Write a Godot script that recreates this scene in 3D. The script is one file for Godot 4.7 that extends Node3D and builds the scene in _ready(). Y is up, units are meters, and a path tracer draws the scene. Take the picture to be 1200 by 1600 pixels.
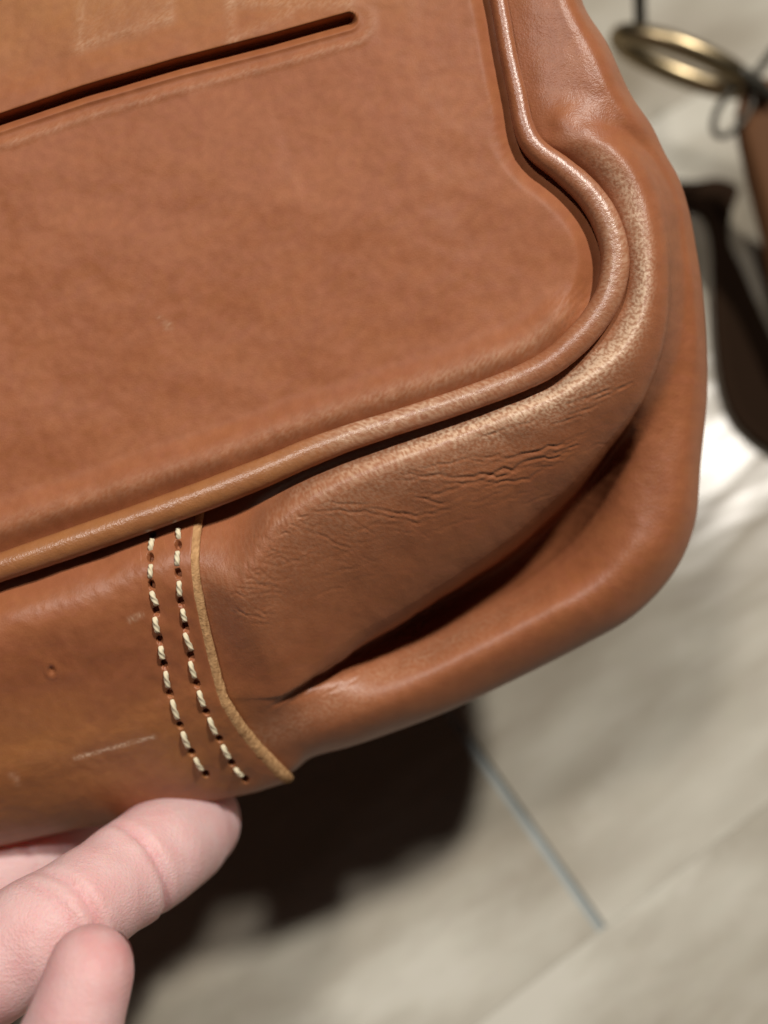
extends Node3D

# Units of modelling: q = 0.09 mm.  A point is given by where it lies in the bag's own frame
# (x to the right, y downward, both measured at the reference plane) and its height z above that plane.
const K := 0.00009
const D := 1900.0
const FLOOR_GAP := 1250.0
const PITCH := 72.0

var frame_basis: Basis
var eye: Vector3
var leather_mat: StandardMaterial3D
var panel_mat: StandardMaterial3D
var names := {}
var rng := RandomNumberGenerator.new()
var n_soft := FastNoiseLite.new()
var n_fine := FastNoiseLite.new()
var n_mid := FastNoiseLite.new()


# ------------------------------------------------------------------ helpers
func q(p: Vector3) -> Vector3:
	var f := (D - p.z) / D
	return Vector3((p.x - 600.0) * f, -(p.y - 800.0) * f, p.z)


func loc(p: Vector3) -> Vector3:
	return q(p) * K


func world_of(p: Vector3) -> Vector3:
	return eye + frame_basis * (loc(p) - Vector3(0, 0, D * K))


func thing(called: String, label: String, category: String, at: Vector3) -> Node3D:
	var o := Node3D.new()
	o.name = called
	o.transform = Transform3D(frame_basis, at)
	o.set_meta("label", label)
	o.set_meta("category", category)
	add_child(o, true)
	return o


func part(called: String, mesh: Mesh, mat: Material, parent: Node3D, at := Vector3.ZERO) -> MeshInstance3D:
	var m := MeshInstance3D.new()
	m.mesh = mesh
	var key := "%d %s" % [parent.get_instance_id(), called]
	var count: int = names.get(key, 0)
	m.name = called if count == 0 else "%s_%03d" % [called, count]
	names[key] = count + 1
	m.material_override = mat
	m.position = at
	parent.add_child(m, true)
	return m


func cr(a: Vector3, b: Vector3, c: Vector3, d: Vector3, t: float) -> Vector3:
	return b.cubic_interpolate(c, a, d, t)


func spline(pts: Array, u: float) -> Vector3:
	var n := pts.size()
	var i := clampi(int(floor(u)), 0, n - 2)
	var t := u - i
	var a: Vector3 = pts[maxi(i - 1, 0)]
	var b: Vector3 = pts[i]
	var c: Vector3 = pts[i + 1]
	var d: Vector3 = pts[mini(i + 2, n - 1)]
	if i == 0:
		a = b * 2.0 - c
	if i == n - 2:
		d = c * 2.0 - b
	return cr(a, b, c, d, t)


func grid_mesh(pos: PackedVector3Array, nu: int, nv: int, col := PackedColorArray(), uv := PackedVector2Array(), flip := false) -> ArrayMesh:
	# pos in metres, index j * nu + i
	var nor := PackedVector3Array()
	nor.resize(pos.size())
	for j in nv:
		var j0 := maxi(j - 1, 0) * nu
		var j1 := mini(j + 1, nv - 1) * nu
		for i in nu:
			var du := pos[j * nu + mini(i + 1, nu - 1)] - pos[j * nu + maxi(i - 1, 0)]
			var dv := pos[j1 + i] - pos[j0 + i]
			var n := dv.cross(du).normalized()
			nor[j * nu + i] = -n if flip else n
	var idx := PackedInt32Array()
	idx.resize((nu - 1) * (nv - 1) * 6)
	var k := 0
	for j in nv - 1:
		for i in nu - 1:
			var a := j * nu + i
			var b := a + 1
			var c := a + nu
			var d := c + 1
			if flip:
				idx[k] = a; idx[k + 1] = c; idx[k + 2] = b; idx[k + 3] = b; idx[k + 4] = c; idx[k + 5] = d
			else:
				idx[k] = a; idx[k + 1] = b; idx[k + 2] = c; idx[k + 3] = b; idx[k + 4] = d; idx[k + 5] = c
			k += 6
	return arrays(pos, nor, idx, col, uv)


func arrays(pos: PackedVector3Array, nor: PackedVector3Array, idx: PackedInt32Array, col := PackedColorArray(), uv := PackedVector2Array()) -> ArrayMesh:
	var a := []
	a.resize(Mesh.ARRAY_MAX)
	a[Mesh.ARRAY_VERTEX] = pos
	a[Mesh.ARRAY_NORMAL] = nor
	a[Mesh.ARRAY_INDEX] = idx
	if col.size():
		a[Mesh.ARRAY_COLOR] = col
	if uv.size():
		a[Mesh.ARRAY_TEX_UV] = uv
	var m := ArrayMesh.new()
	m.add_surface_from_arrays(Mesh.PRIMITIVE_TRIANGLES, a)
	return m


func tube(path: Array, radii: Array, sides: int, squash := 1.0, up := Vector3(0, 0, 1), closed := false, caps := true, colour = null, wobble := 0.0) -> ArrayMesh:
	# path: points in metres; cross-section 'sides'-gon, squashed along 'up'
	var n := path.size()
	var pos := PackedVector3Array()
	var col := PackedColorArray()
	var rows := n + (1 if closed else 0)
	var cap := 3 if caps and not closed else 0
	for i in range(-cap, rows + cap):
		var ii := posmod(i, n) if closed else clampi(i, 0, n - 1)
		var p: Vector3 = path[ii]
		var pa: Vector3 = path[posmod(ii - 1, n)] if closed else path[maxi(ii - 1, 0)]
		var pb: Vector3 = path[posmod(ii + 1, n)] if closed else path[mini(ii + 1, n - 1)]
		var t := (pb - pa).normalized()
		var side := t.cross(up).normalized()
		var nn := side.cross(t).normalized()
		var r: float = radii[ii]
		var s := 1.0
		if i < 0:
			var e := -i / 3.0
			s = sqrt(maxf(0.0, 1.0 - e * e))
			p -= t * r * e
		elif i >= rows and not closed:
			var e := (i - rows + 1) / 3.0
			s = sqrt(maxf(0.0, 1.0 - e * e))
			p += t * r * e
		for k in sides + 1:
			var a := TAU * (k % sides) / sides
			var v := side * cos(a) + nn * sin(a) * squash
			var rr := r * s
			if wobble > 0.0:
				rr *= 1.0 + wobble * n_fine.get_noise_3dv((p + v * r) / K * 0.6)
			pos.append(p + v * rr)
			if colour != null:
				col.append(colour.call(p, v, i))
	return grid_mesh(pos, sides + 1, pos.size() / (sides + 1), col)


func hill(x: float) -> float:
	return exp(-x * x)


func sstep(a: float, b: float, x: float) -> float:
	var t := clampf((x - a) / (b - a), 0.0, 1.0)
	return t * t * (3.0 - 2.0 * t)


func tilt(y: float) -> float:
	var top := maxf(0.0, 520.0 - y) / 500.0
	return (y - 800.0) * 0.03 - 14.0 * top * top


func linmat(c: Color, rough: float, spec := 0.5) -> StandardMaterial3D:
	var m := StandardMaterial3D.new()
	m.albedo_color = c.linear_to_srgb()
	m.roughness = rough
	m.metallic_specular = spec
	return m


func noise(kind: int, freq: float, octaves: int, sd: int) -> FastNoiseLite:
	var n := FastNoiseLite.new()
	n.noise_type = kind
	n.frequency = freq
	n.seed = sd
	n.fractal_octaves = octaves
	n.fractal_type = FastNoiseLite.FRACTAL_FBM if octaves > 1 else FastNoiseLite.FRACTAL_NONE
	return n


func mix_images(size: int, list: Array, lo: float, hi: float, tint_lo := Color.BLACK, tint_hi := Color.WHITE) -> ImageTexture:
	# sums noise pictures (noise, weight, power) and maps the sum to lo..hi between two tints
	var ims := []
	for l in list:
		var im: Image = l[0].get_seamless_image(size, size)
		im.convert(Image.FORMAT_L8)
		ims.append(im.get_data())
	var total := 0.0
	for l in list:
		total += absf(l[1])
	var out := PackedByteArray()
	out.resize(size * size * 3)
	for k in size * size:
		var v := 0.0
		for n in list.size():
			var s: float = ims[n][k] / 255.0
			var w: float = list[n][1]
			if list[n].size() > 2:
				s = pow(s, list[n][2])
			v += w * s if w > 0.0 else -w * (1.0 - s)
		v = clampf((v / total - lo) / (hi - lo), 0.0, 1.0)
		out[k * 3] = int(255.0 * lerpf(tint_lo.r, tint_hi.r, v))
		out[k * 3 + 1] = int(255.0 * lerpf(tint_lo.g, tint_hi.g, v))
		out[k * 3 + 2] = int(255.0 * lerpf(tint_lo.b, tint_hi.b, v))
	return ImageTexture.create_from_image(Image.create_from_data(size, size, false, Image.FORMAT_RGB8, out))


# ------------------------------------------------------------------ scene
func _ready() -> void:
	rng.seed = 7
	frame_basis = Basis.from_euler(Vector3(deg_to_rad(-PITCH), 0, 0))
	eye = frame_basis * Vector3(0, 0, (D + FLOOR_GAP) * K)
	var cam := Camera3D.new()
	cam.name = "camera"
	var att := CameraAttributesPhysical.new()
	att.frustum_focal_length = 12.0 / (800.0 / D)
	att.exposure_aperture = 5.6
	att.frustum_focus_distance = D * K
	att.frustum_near = 0.01
	att.frustum_far = 60.0
	cam.attributes = att
	cam.transform = Transform3D(frame_basis, eye)
	add_child(cam)
	cam.current = true

	var env := Environment.new()
	env.background_mode = Environment.BG_COLOR
	env.background_color = Color(0.022, 0.020, 0.019).linear_to_srgb()
	env.tonemap_mode = Environment.TONE_MAPPER_LINEAR
	env.tonemap_exposure = 1.0
	env.sdfgi_enabled = true
	env.ssao_enabled = true
	env.ssil_enabled = true
	var we := WorldEnvironment.new()
	we.name = "world_environment"
	we.environment = env
	add_child(we)

	lamp("ceiling_lamp", Vector3(0.46, 0.90, 1.0), 1.6, 2.85, 0.06, Color(1.0, 0.95, 0.87))
	lamp("second_ceiling_lamp", Vector3(-0.30, 0.50, 1.0), 1.7, 1.2, 0.08, Color(1.0, 0.94, 0.88))

	n_soft.frequency = 0.0035
	n_soft.seed = 3
	n_mid.frequency = 0.02
	n_mid.seed = 5
	n_fine.frequency = 0.11
	n_fine.seed = 9
	n_fine.fractal_octaves = 3

	floor_tiles()
	make_materials()
	handbag()
	hand()
	strap()


func lamp(called: String, dir: Vector3, dist: float, energy: float, size: float, colour: Color) -> void:
	var l := OmniLight3D.new()
	l.name = called
	l.light_energy = energy
	l.light_size = size
	l.light_color = colour.linear_to_srgb()
	l.omni_range = 8.0
	l.omni_attenuation = 2.0
	l.shadow_enabled = true
	l.position = world_of(Vector3(600, 800, 0)) + frame_basis * dir.normalized() * dist
	add_child(l)


# ------------------------------------------------------------------ floor
func floor_point(px: float, py: float) -> Vector3:
	var ray := frame_basis * Vector3(px - 600.0, 800.0 - py, -D)
	return eye - ray * (eye.y / ray.y)


func floor_tiles() -> void:
	var ground := Node3D.new()
	ground.name = "floor"
	ground.set_meta("kind", "structure")
	ground.set_meta("label", "pale stone-look tile floor below the bag")
	add_child(ground)
	var grout := linmat(Color(0.26, 0.285, 0.28), 0.9)
	var gm := PlaneMesh.new()
	gm.size = Vector2(6, 6)
	var bed := MeshInstance3D.new()
	bed.name = "grout"
	bed.mesh = gm
	bed.material_override = grout
	bed.position.y = -0.0012
	ground.add_child(bed)

	var a := floor_point(770, 1210)
	var b := floor_point(941, 1452)
	var across := (b - a).normalized()          # along the short joint
	var along := Vector3(across.z, 0, -across.x)
	if along.x < 0:
		along = -along
	var turn := Basis(along, Vector3.UP, along.cross(Vector3.UP))
	if turn.z.dot(across) < 0:
		turn = Basis(along, Vector3.UP, -turn.z)
	var len_ := 0.45
	var wid := 0.15
	var gap := 0.0022
	var bump := mix_images(512, [[noise(FastNoiseLite.TYPE_SIMPLEX_SMOOTH, 0.012, 4, 21), 0.6], [noise(FastNoiseLite.TYPE_SIMPLEX_SMOOTH, 0.09, 2, 22), 0.4]], 0.25, 0.75)
	var mats := []
	for v in 3:
		var m := StandardMaterial3D.new()
		var nz := noise(FastNoiseLite.TYPE_SIMPLEX_SMOOTH, 0.006, 5, 31 + v)
		nz.domain_warp_enabled = true
		nz.domain_warp_amplitude = 40.0
		m.albedo_texture = mix_images(512, [[nz, 0.7], [noise(FastNoiseLite.TYPE_SIMPLEX_SMOOTH, 0.03, 3, 41 + v), 0.3]], 0.28, 0.72, Color(0.50, 0.468, 0.415), Color(0.72, 0.705, 0.66))
		m.roughness = 0.17
		m.metallic_specular = 0.17
		m.heightmap_enabled = true
		m.heightmap_texture = bump
		m.heightmap_scale = 0.013
		m.uv1_scale = Vector3(1, 1, 1)
		mats.append(m)
	# a tile: bevelled slab, x long, z across; its uv runs along the grain
	var meshes := []
	for v in 5:
		meshes.append(tile_mesh(len_ - gap, wid - 0.00006, 0.009, 0.00005, Vector2(v * 0.37, v * 0.23)))
	# corner of one tile lies at b: end joint through a-b, long joint through b running along the grain
	for row in range(-9, 9):
		var shift := 0.0 if posmod(row, 2) == 0 else len_ * 0.42
		for c in range(-4, 4):
			var centre := b + along * ((c + 0.5) * len_ + shift) - across * ((row + 0.5) * wid)
			var o := MeshInstance3D.new()
			o.name = "tile" if not ground.has_node("tile") else "tile_%03d" % (ground.get_child_count() - 1)
			o.mesh = meshes[rng.randi() % 5]
			o.material_override = mats[rng.randi() % 3]
			o.transform = Transform3D(turn, centre + Vector3(0, rng.randf_range(-0.0002, 0.0002), 0))
			ground.add_child(o, true)


func tile_mesh(lx: float, lz: float, h: float, bev: float, off: Vector2) -> ArrayMesh:
	var st := SurfaceTool.new()
	st.begin(Mesh.PRIMITIVE_TRIANGLES)
	var rings := []
	for r in [[0.0, -h], [0.0, -bev], [bev * 0.3, -bev * 0.3], [bev, 0.0]]:
		var x: float = lx / 2 - r[0]
		var z: float = lz / 2 - r[0]
		rings.append([Vector3(-x, r[1], -z), Vector3(x, r[1], -z), Vector3(x, r[1], z), Vector3(-x, r[1], z)])
	for n in rings.size() - 1:
		for k in 4:
			quad(st, rings[n][k], rings[n][(k + 1) % 4], rings[n + 1][(k + 1) % 4], rings[n + 1][k], off)
	quad(st, rings[3][0], rings[3][1], rings[3][2], rings[3][3], off)
	st.generate_normals()
	return st.commit()


func quad(st: SurfaceTool, a: Vector3, b: Vector3, c: Vector3, d: Vector3, off: Vector2) -> void:
	for p in [a, b, c, a, c, d]:
		st.set_uv(off + Vector2(p.x * 0.9, p.z * 2.6))
		st.set_smooth_group(-1)
		st.add_vertex(p)


# ------------------------------------------------------------------ leather
func make_materials() -> void:
	var grain := mix_images(512, [
		[noise(FastNoiseLite.TYPE_CELLULAR, 0.075, 1, 51), 0.5],
		[noise(FastNoiseLite.TYPE_SIMPLEX_SMOOTH, 0.11, 2, 52), 0.5]], 0.15, 0.8)
	var tone := mix_images(512, [
		[noise(FastNoiseLite.TYPE_SIMPLEX_SMOOTH, 0.012, 4, 61), 0.6],
		[noise(FastNoiseLite.TYPE_SIMPLEX_SMOOTH, 0.15, 2, 62), 0.5, 2.0]], 0.15, 0.7, Color(0.92, 0.90, 0.88), Color(1, 1, 1))
	leather_mat = StandardMaterial3D.new()
	leather_mat.vertex_color_use_as_albedo = true
	leather_mat.albedo_texture = tone
	leather_mat.roughness = 0.42
	leather_mat.metallic_specular = 0.44
	leather_mat.heightmap_enabled = true
	leather_mat.heightmap_texture = grain
	leather_mat.heightmap_scale = 0.0032
	leather_mat.uv1_triplanar = true
	leather_mat.uv1_triplanar_sharpness = 2.0
	leather_mat.uv1_scale = Vector3(62, 62, 62)
	panel_mat = leather_mat.duplicate()
	panel_mat.roughness = 0.5
	panel_mat.metallic_specular = 0.28
	panel_mat.heightmap_scale = 0.0010


var W := []
var W_r := []
var creases := []
var pits := []


const BASE := Color(0.285, 0.098, 0.043)
const WORN := Color(0.74, 0.54, 0.38)


func welt_points() -> void:
	for p in [[728, -220, 15], [752, -110, 16], [779, 0, 16], [794, 83, 16], [808, 146, 17], [819, 200, 19], [838, 234, 21], [879, 266, 23], [918, 302, 25], [946, 345, 26], [961, 400, 26], [954, 454, 26], [932, 496, 26], [900, 533, 26], [858, 568, 25], [812, 592, 24], [754, 615, 23], [700, 634, 23], [620, 660, 23], [540, 686, 24], [475, 711, 26], [420, 735, 27], [355, 761, 28], [300, 782, 28], [200, 818, 28], [100, 853, 27], [0, 887, 26], [-120, 928, 26], [-260, 975, 26], [-420, 1030, 26]]:
		W.append(Vector3(p[0], p[1], tilt(p[1])))
		W_r.append(p[2] * 0.86)


func net() -> Array:
	# control net of the gusset: stations follow the piping; each runs from the piping to the rear edge.
	# knots: piping, band, ridge, lip, groove, far lip, crest, rear edge; x, y and height over the tilted plane
	var s := []
	s.append([728, -220, -8, 760, -222, 0, 790, -224, 5, 812, -225, 4, 832, -226, 0, 848, -227, -8, 858, -228, -25, 866, -228, -60])
	s.append([752, -110, -8, 786, -111, 0, 814, -112, 5, 836, -113, 4, 852, -114, 0, 866, -114, -8, 878, -114, -28, 886, -115, -65])
	s.append([779, 0, -8, 815, 0, 0, 840, 0, 4, 860, 0, 3, 876, 0, 0, 890, 0, -10, 901, 0, -30, 909, 0, -70])
	s.append([794, 83, -8, 832, 80, 0, 862, 77, 4, 886, 74, 3, 906, 72, 0, 924, 70, -10, 938, 68, -32, 948, 67, -72])
	s.append([808, 146, -8, 845, 146, 0, 880, 145, 5, 910, 145, 3, 936, 145, -3, 956, 145, -12, 972, 145, -35, 984, 145, -75])
	s.append([819, 200, -10, 850, 197, -6, 882, 187, 15, 922, 184, 9, 958, 186, -8, 984, 189, -20, 1003, 193, -45, 1017, 195, -85])
	s.append([838, 234, -12, 868, 227, -9, 905, 209, 22, 945, 206, 9, 978, 213, -20, 1003, 224, -40, 1024, 232, -65, 1039, 240, -105])
	s.append([879, 266, -14, 908, 251, -10, 948, 233, 24, 986, 239, 4, 1011, 249, -40, 1030, 262, -60, 1048, 272, -85, 1061, 280, -120])
	s.append([918, 302, -14, 945, 286, -10, 984, 274, 25, 1015, 284, 2, 1036, 299, -50, 1053, 314, -75, 1067, 324, -100, 1077, 331, -140])
	s.append([946, 345, -14, 970, 336, -8, 1006, 334, 25, 1032, 344, 0, 1047, 357, -60, 1060, 372, -85, 1076, 384, -110, 1088, 391, -150])
	s.append([961, 400, -14, 986, 402, -7, 1016, 407, 25, 1042, 415, -5, 1051, 424, -75, 1066, 434, -95, 1084, 444, -120, 1097, 451, -165])
	s.append([954, 454, -14, 982, 466, -7, 1010, 481, 25, 1040, 496, -10, 1046, 506, -90, 1064, 515, -105, 1088, 524, -130, 1103, 530, -180])
	s.append([932, 496, -14, 958, 517, -7, 983, 541, 25, 1020, 574, -25, 1024, 586, -110, 1046, 598, -115, 1084, 611, -140, 1104, 620, -190])
	s.append([900, 533, -14, 922, 555, -7, 943, 580, 25, 988, 642, -45, 988, 657, -140, 1014, 673, -130, 1070, 703, -145, 1094, 718, -200])
	s.append([858, 568, -14, 877, 592, -7, 891, 615, 23, 948, 694, -60, 944, 713, -170, 975, 736, -140, 1053, 793, -150, 1083, 815, -210])
	s.append([812, 592, -14, 826, 617, -7, 838, 644, 20, 902, 747, -75, 893, 769, -190, 922, 796, -145, 1013, 867, -155, 1049, 891, -220])
	s.append([754, 615, -14, 764, 641, -7, 776, 670, 18, 849, 797, -90, 838, 816, -200, 864, 846, -150, 947, 926, -165, 987, 957, -230])
	s.append([700, 634, -14, 708, 660, -7, 719, 694, 16, 790, 846, -100, 775, 869, -210, 800, 896, -155, 872, 967, -170, 907, 1004, -240])
	s.append([620, 660, -14, 628, 687, -7, 640, 724, 14, 716, 897, -108, 695, 916, -205, 716, 943, -160, 776, 1017, -180, 802, 1057, -250])
	s.append([540, 686, -14, 548, 714, -7, 560, 756, 12, 641, 945, -112, 622, 959, -190, 640, 986, -162, 686, 1061, -185, 702, 1104, -255])
	s.append([475, 711, -14, 480, 740, -6, 484, 795, 10, 566, 986, -113, 556, 1003, -165, 573, 1029, -162, 609, 1096, -190, 621, 1136, -260])
	s.append([420, 735, -12, 425, 764, -4, 426, 845, 8, 502, 1030, -110, 498, 1048, -148, 513, 1072, -160, 541, 1126, -195, 548, 1163, -260])
	s.append([355, 761, -10, 362, 792, -1, 372, 915, 3, 432, 1070, -98, 436, 1092, -125, 452, 1116, -158, 478, 1156, -202, 487, 1182, -262])
	s.append([322, 773, -10, 312, 808, 0, 306, 900, 0, 340, 1062, -85, 358, 1104, -116, 388, 1148, -165, 420, 1184, -212, 445, 1209, -262])
	s.append([245, 801, -10, 240, 836, 0, 238, 915, -2, 264, 1080, -85, 280, 1128, -116, 308, 1182, -172, 330, 1214, -222, 345, 1236, -272])
	s.append([150, 836, -10, 148, 871, 0, 150, 950, -3, 170, 1110, -85, 180, 1160, -118, 195, 1215, -178, 205, 1248, -230, 212, 1266, -278])
	s.append([60, 866, -10, 60, 901, 0, 62, 980, -4, 75, 1140, -85, 82, 1190, -118, 90, 1245, -178, 96, 1275, -230, 100, 1288, -278])
	s.append([-40, 901, -10, -40, 936, 0, -38, 1015, -5, -26, 1170, -85, -20, 1220, -118, -14, 1272, -178, -9, 1300, -230, -5, 1313, -278])
	s.append([-230, 965, -10, -230, 1000, 0, -228, 1080, -6, -218, 1235, -85, -214, 1282, -118, -210, 1330, -178, -207, 1357, -230, -205, 1370, -278])
	s.append([-420, 1030, -10, -420, 1065, 0, -418, 1145, -6, -408, 1300, -85, -404, 1345, -118, -400, 1390, -178, -397, 1418, -230, -395, 1430, -278])
	var rows := []
	for st in s:
		var row := []
		for k in 8:
			row.append(Vector3(st[k * 3], st[k * 3 + 1], st[k * 3 + 2] + tilt(st[k * 3 + 1])))
		var si := rows.size()
		var low := sstep(12.0, 15.0, si)
		row[0].z -= 16.0 + 14.0 * low
		row[1].z -= 16.0 * low
		# where the fold begins the band beside the piping is broad and rounded
		var calm := 1.0 - sstep(3.5, 6.0, si)
		row[1].z -= 8.0 * calm
		row[2].z -= 5.0 * calm
		row[4].z += 6.0 * calm
		row[5].z += 11.0 * calm
		row[6].z += 11.0 * calm
		var start := sstep(4.5, 6.0, si) * (1.0 - sstep(10.0, 13.0, si))
		row[1].z += 11.0 * start
		row[2].z -= 5.0 * start
		row[4].z = lerpf(row[4].z, (row[3].z + row[5].z) * 0.5, sstep(4.0, 6.0, si) * (1.0 - sstep(12.0, 14.0, si)))
		var w := sstep(12.6, 16.5, si) * (1.0 - sstep(18.5, 22.0, si))
		var away: Vector3 = (row[7] - row[3])
		away.z = 0.0
		away = away.normalized()
		row[2].z += 6.0 * w
		row[3].z -= 12.0 * w
		row[4] = row[4].lerp(row[5], 0.45 * w) + Vector3(0, 0, -150.0 * w)
		row[5] = row[5].lerp(row[6], 0.42 * w) + Vector3(0, 0, -72.0 * w)
		row[2].z += 8.0 * w
		row[6] = row[6].lerp(row[5], 0.16 * w)
		row[2].z += 24.0 * sstep(16.0, 18.5, si) * (1.0 - sstep(21.0, 23.5, si))
		var under := sstep(16.0, 20.0, si)
		row[0].z -= 18.0 * under
		row[1].z -= 22.0 * under
		var o: Vector3 = row[7]
		var inn: Vector3 = (row[0] - o)
		inn.z = 0
		inn = inn.normalized()
		row.append(o + inn * 6.0 + Vector3(0, 0, -55))
		row.append(o + inn * 40.0 + Vector3(0, 0, -130))
		rows.append(row)
	return rows


func sample_list(breaks: Array, counts: Array) -> PackedFloat32Array:
	var out := PackedFloat32Array()
	for k in counts.size():
		for i in counts[k]:
			out.append(lerpf(breaks[k], breaks[k + 1], float(i) / counts[k]))
	out.append(breaks[breaks.size() - 1])
	return out


func patch(rows: Array, us: PackedFloat32Array, vs: PackedFloat32Array) -> PackedVector3Array:
	var nu := us.size()
	var nv := vs.size()
	# first across every station, then along
	var stn := []
	for r in rows:
		var line := PackedVector3Array()
		for v in vs:
			line.append(spline(r, v))
		stn.append(line)
	var pos := PackedVector3Array()
	pos.resize(nu * nv)
	var n := rows.size()
	for i in nu:
		var u := us[i]
		var k := clampi(int(floor(u)), 0, n - 2)
		var t := u - k
		var la: PackedVector3Array = stn[maxi(k - 1, 0)]
		var lb: PackedVector3Array = stn[k]
		var lc: PackedVector3Array = stn[k + 1]
		var ld: PackedVector3Array = stn[mini(k + 2, n - 1)]
		for j in nv:
			pos[j * nu + i] = lb[j].cubic_interpolate(lc[j], la[j], ld[j], t)
	return pos


func crease(pts: Array, depth: float, width: float, jag: float) -> void:
	# a jagged fold line in the leather
	var line := PackedVector2Array()
	for k in pts.size() - 1:
		var a := Vector2(pts[k][0], pts[k][1])
		var b := Vector2(pts[k + 1][0], pts[k + 1][1])
		var n := maxi(1, int(a.distance_to(b) / 11.0))
		for i in n:
			line.append(a.lerp(b, float(i) / n) + Vector2(rng.randf_range(-jag, jag), rng.randf_range(-jag, jag)))
	line.append(Vector2(pts[-1][0], pts[-1][1]))
	var box := Rect2(line[0], Vector2.ZERO)
	for p in line:
		box = box.expand(p)
	creases.append([box.grow(width * 2.5), line, depth * 0.36, width * 1.1])


func crease_depth(p: Vector2) -> float:
	var total := 0.0
	for c in creases:
		var box: Rect2 = c[0]
		if not box.has_point(p):
			continue
		var line: PackedVector2Array = c[1]
		var best := 1e9
		var at := 0.0
		for k in line.size() - 1:
			var d := Geometry2D.get_closest_point_to_segment(p, line[k], line[k + 1]).distance_squared_to(p)
			if d < best:
				best = d
				at = (k + 0.5) / (line.size() - 1)
		var w: float = c[3]
		var x := sqrt(best) / w
		if x < 2.4:
			var e := sin(PI * clampf(at, 0.06, 0.94))
			# a sharp valley with slightly raised shoulders
			total += c[2] * e * (hill(x * 1.5) - 0.35 * hill((x - 1.3) * 1.6))
	return total


func make_creases() -> void:
	crease([[640, 748], [690, 742], [740, 746], [800, 732], [850, 712], [895, 700]], 5, 3.4, 4)
	crease([[700, 758], [745, 752], [790, 738], [830, 728]], 4.5, 3.0, 4)
	crease([[735, 768], [770, 756], [815, 750], [860, 730]], 3.5, 3.0, 3)
	crease([[660, 772], [700, 768], [735, 752]], 3.5, 3.0, 3)
	crease([[560, 800], [600, 795], [640, 806], [690, 798], [730, 782]], 3.5, 2.8, 4)
	crease([[470, 800], [520, 798], [570, 800], [620, 812]], 3, 2.6, 3)
	crease([[780, 716], [830, 706], [880, 690]], 3.5, 3.0, 3)
	crease([[650, 778], [690, 788], [720, 776]], 3.0, 2.8, 3)
	crease([[480, 830], [520, 846], [560, 858]], 2.5, 2.5, 3)
	crease([[500, 780], [540, 790], [590, 788]], 2.5, 2.5, 3)
	for k in 34:
		var x := rng.randf_range(620, 880)
		var y := 756.0 - (x - 640.0) * 0.20 + rng.randf_range(-22, 24)
		var l := rng.randf_range(22, 60)
		crease([[x, y], [x + l * 0.5, y + rng.randf_range(-6, 2)], [x + l, y - l * 0.22]], rng.randf_range(1.2, 2.8), 2.4, 3)
	for k in 34:
		var x := rng.randf_range(430, 640)
		var y := rng.randf_range(0, 75) + 812.0 - (x - 430.0) * 0.12
		var l := rng.randf_range(20, 55)
		crease([[x, y], [x + l * 0.5, y + rng.randf_range(-3, 5)], [x + l, y + rng.randf_range(0, 10)]], rng.randf_range(0.9, 2.0), 2.3, 3)
	for k in 40:
		var y := rng.randf_range(800, 975)
		var x := 372.0 + rng.randf_range(-10, 45) + maxf(0.0, 900 - y) * 0.5
		var l := rng.randf_range(12, 38)
		crease([[x, y], [x + l * 0.5, y + rng.randf_range(-5, 5)], [x + l, y + rng.randf_range(-4, 9)]], rng.randf_range(1.5, 3.2), 2.4, 3)
	for k in 40:
		var t := rng.randf()
		var x := lerpf(420, 900, t)
		var y := lerpf(880, 700, t) + rng.randf_range(-30, 95 - 45 * t)
		var l := rng.randf_range(40, 110)
		crease([[x, y], [x + l * 0.4, y - l * 0.10 + rng.randf_range(-5, 5)], [x + l, y - l * 0.32]], rng.randf_range(0.7, 1.7), 2.6, 3)
	# puckers where the groove dies out towards the overlap
	for k in 15:
		var t := k / 14.0
		var x := lerpf(415, 640, t)
		var y := lerpf(1108, 968, t) + rng.randf_range(0, 16)
		var l := lerpf(95, 50, t) * rng.randf_range(0.7, 1.2)
		crease([[x - 5, y + 6], [x + l * 0.5, y - l * 0.30], [x + l, y - l * 0.62]], rng.randf_range(3.0, 5.5), 4.0, 2)
	for k in 10:
		var x := rng.randf_range(470, 640)
		var y := 1075 - (x - 470) * 0.66 + rng.randf_range(10, 46)
		crease([[x, y], [x + 22, y - 9], [x + 44, y - 25]], rng.randf_range(1.6, 3.0), 3.5, 3)
	for k in 12:
		var x := rng.randf_range(690, 950)
		var y := 690 - (x - 690) * 0.28 + rng.randf_range(-14, 26)
		crease([[x, y], [x + 20, y - 5], [x + 42, y - 14]], rng.randf_range(1.4, 2.6), 3, 2)


func leather_colour(p: Vector3, wear: float) -> Color:
	var m := 0.5 + 0.5 * n_soft.get_noise_2d(p.x * 1.5, p.y * 2.5)
	var c := BASE.lerp(Color(0.340, 0.124, 0.054), m)
	# the patina is more golden along the bottom strip and round the slit
	var gold := sstep(1020.0, 1200.0, p.y) * sstep(460.0, 300.0, p.x) + 0.8 * sstep(200.0, 20.0, p.y + p.x * 0.2)
	c = c.lerp(Color(0.36, 0.158, 0.052), clampf(gold * (0.45 + 0.5 * m), 0.0, 0.8))
	if wear > 0.01:
		var g := 0.5 + 0.5 * n_fine.get_noise_2d(p.x * 1.3, p.y * 1.3)
		var b := 0.5 + 0.9 * n_mid.get_noise_2d(p.x, p.y)
		g = sstep(0.30, 0.72, g)
		c = c.lerp(WORN, clampf(wear * (0.22 + 0.55 * g + 0.7 * g * b), 0.0, 0.92))
	return c


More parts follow.
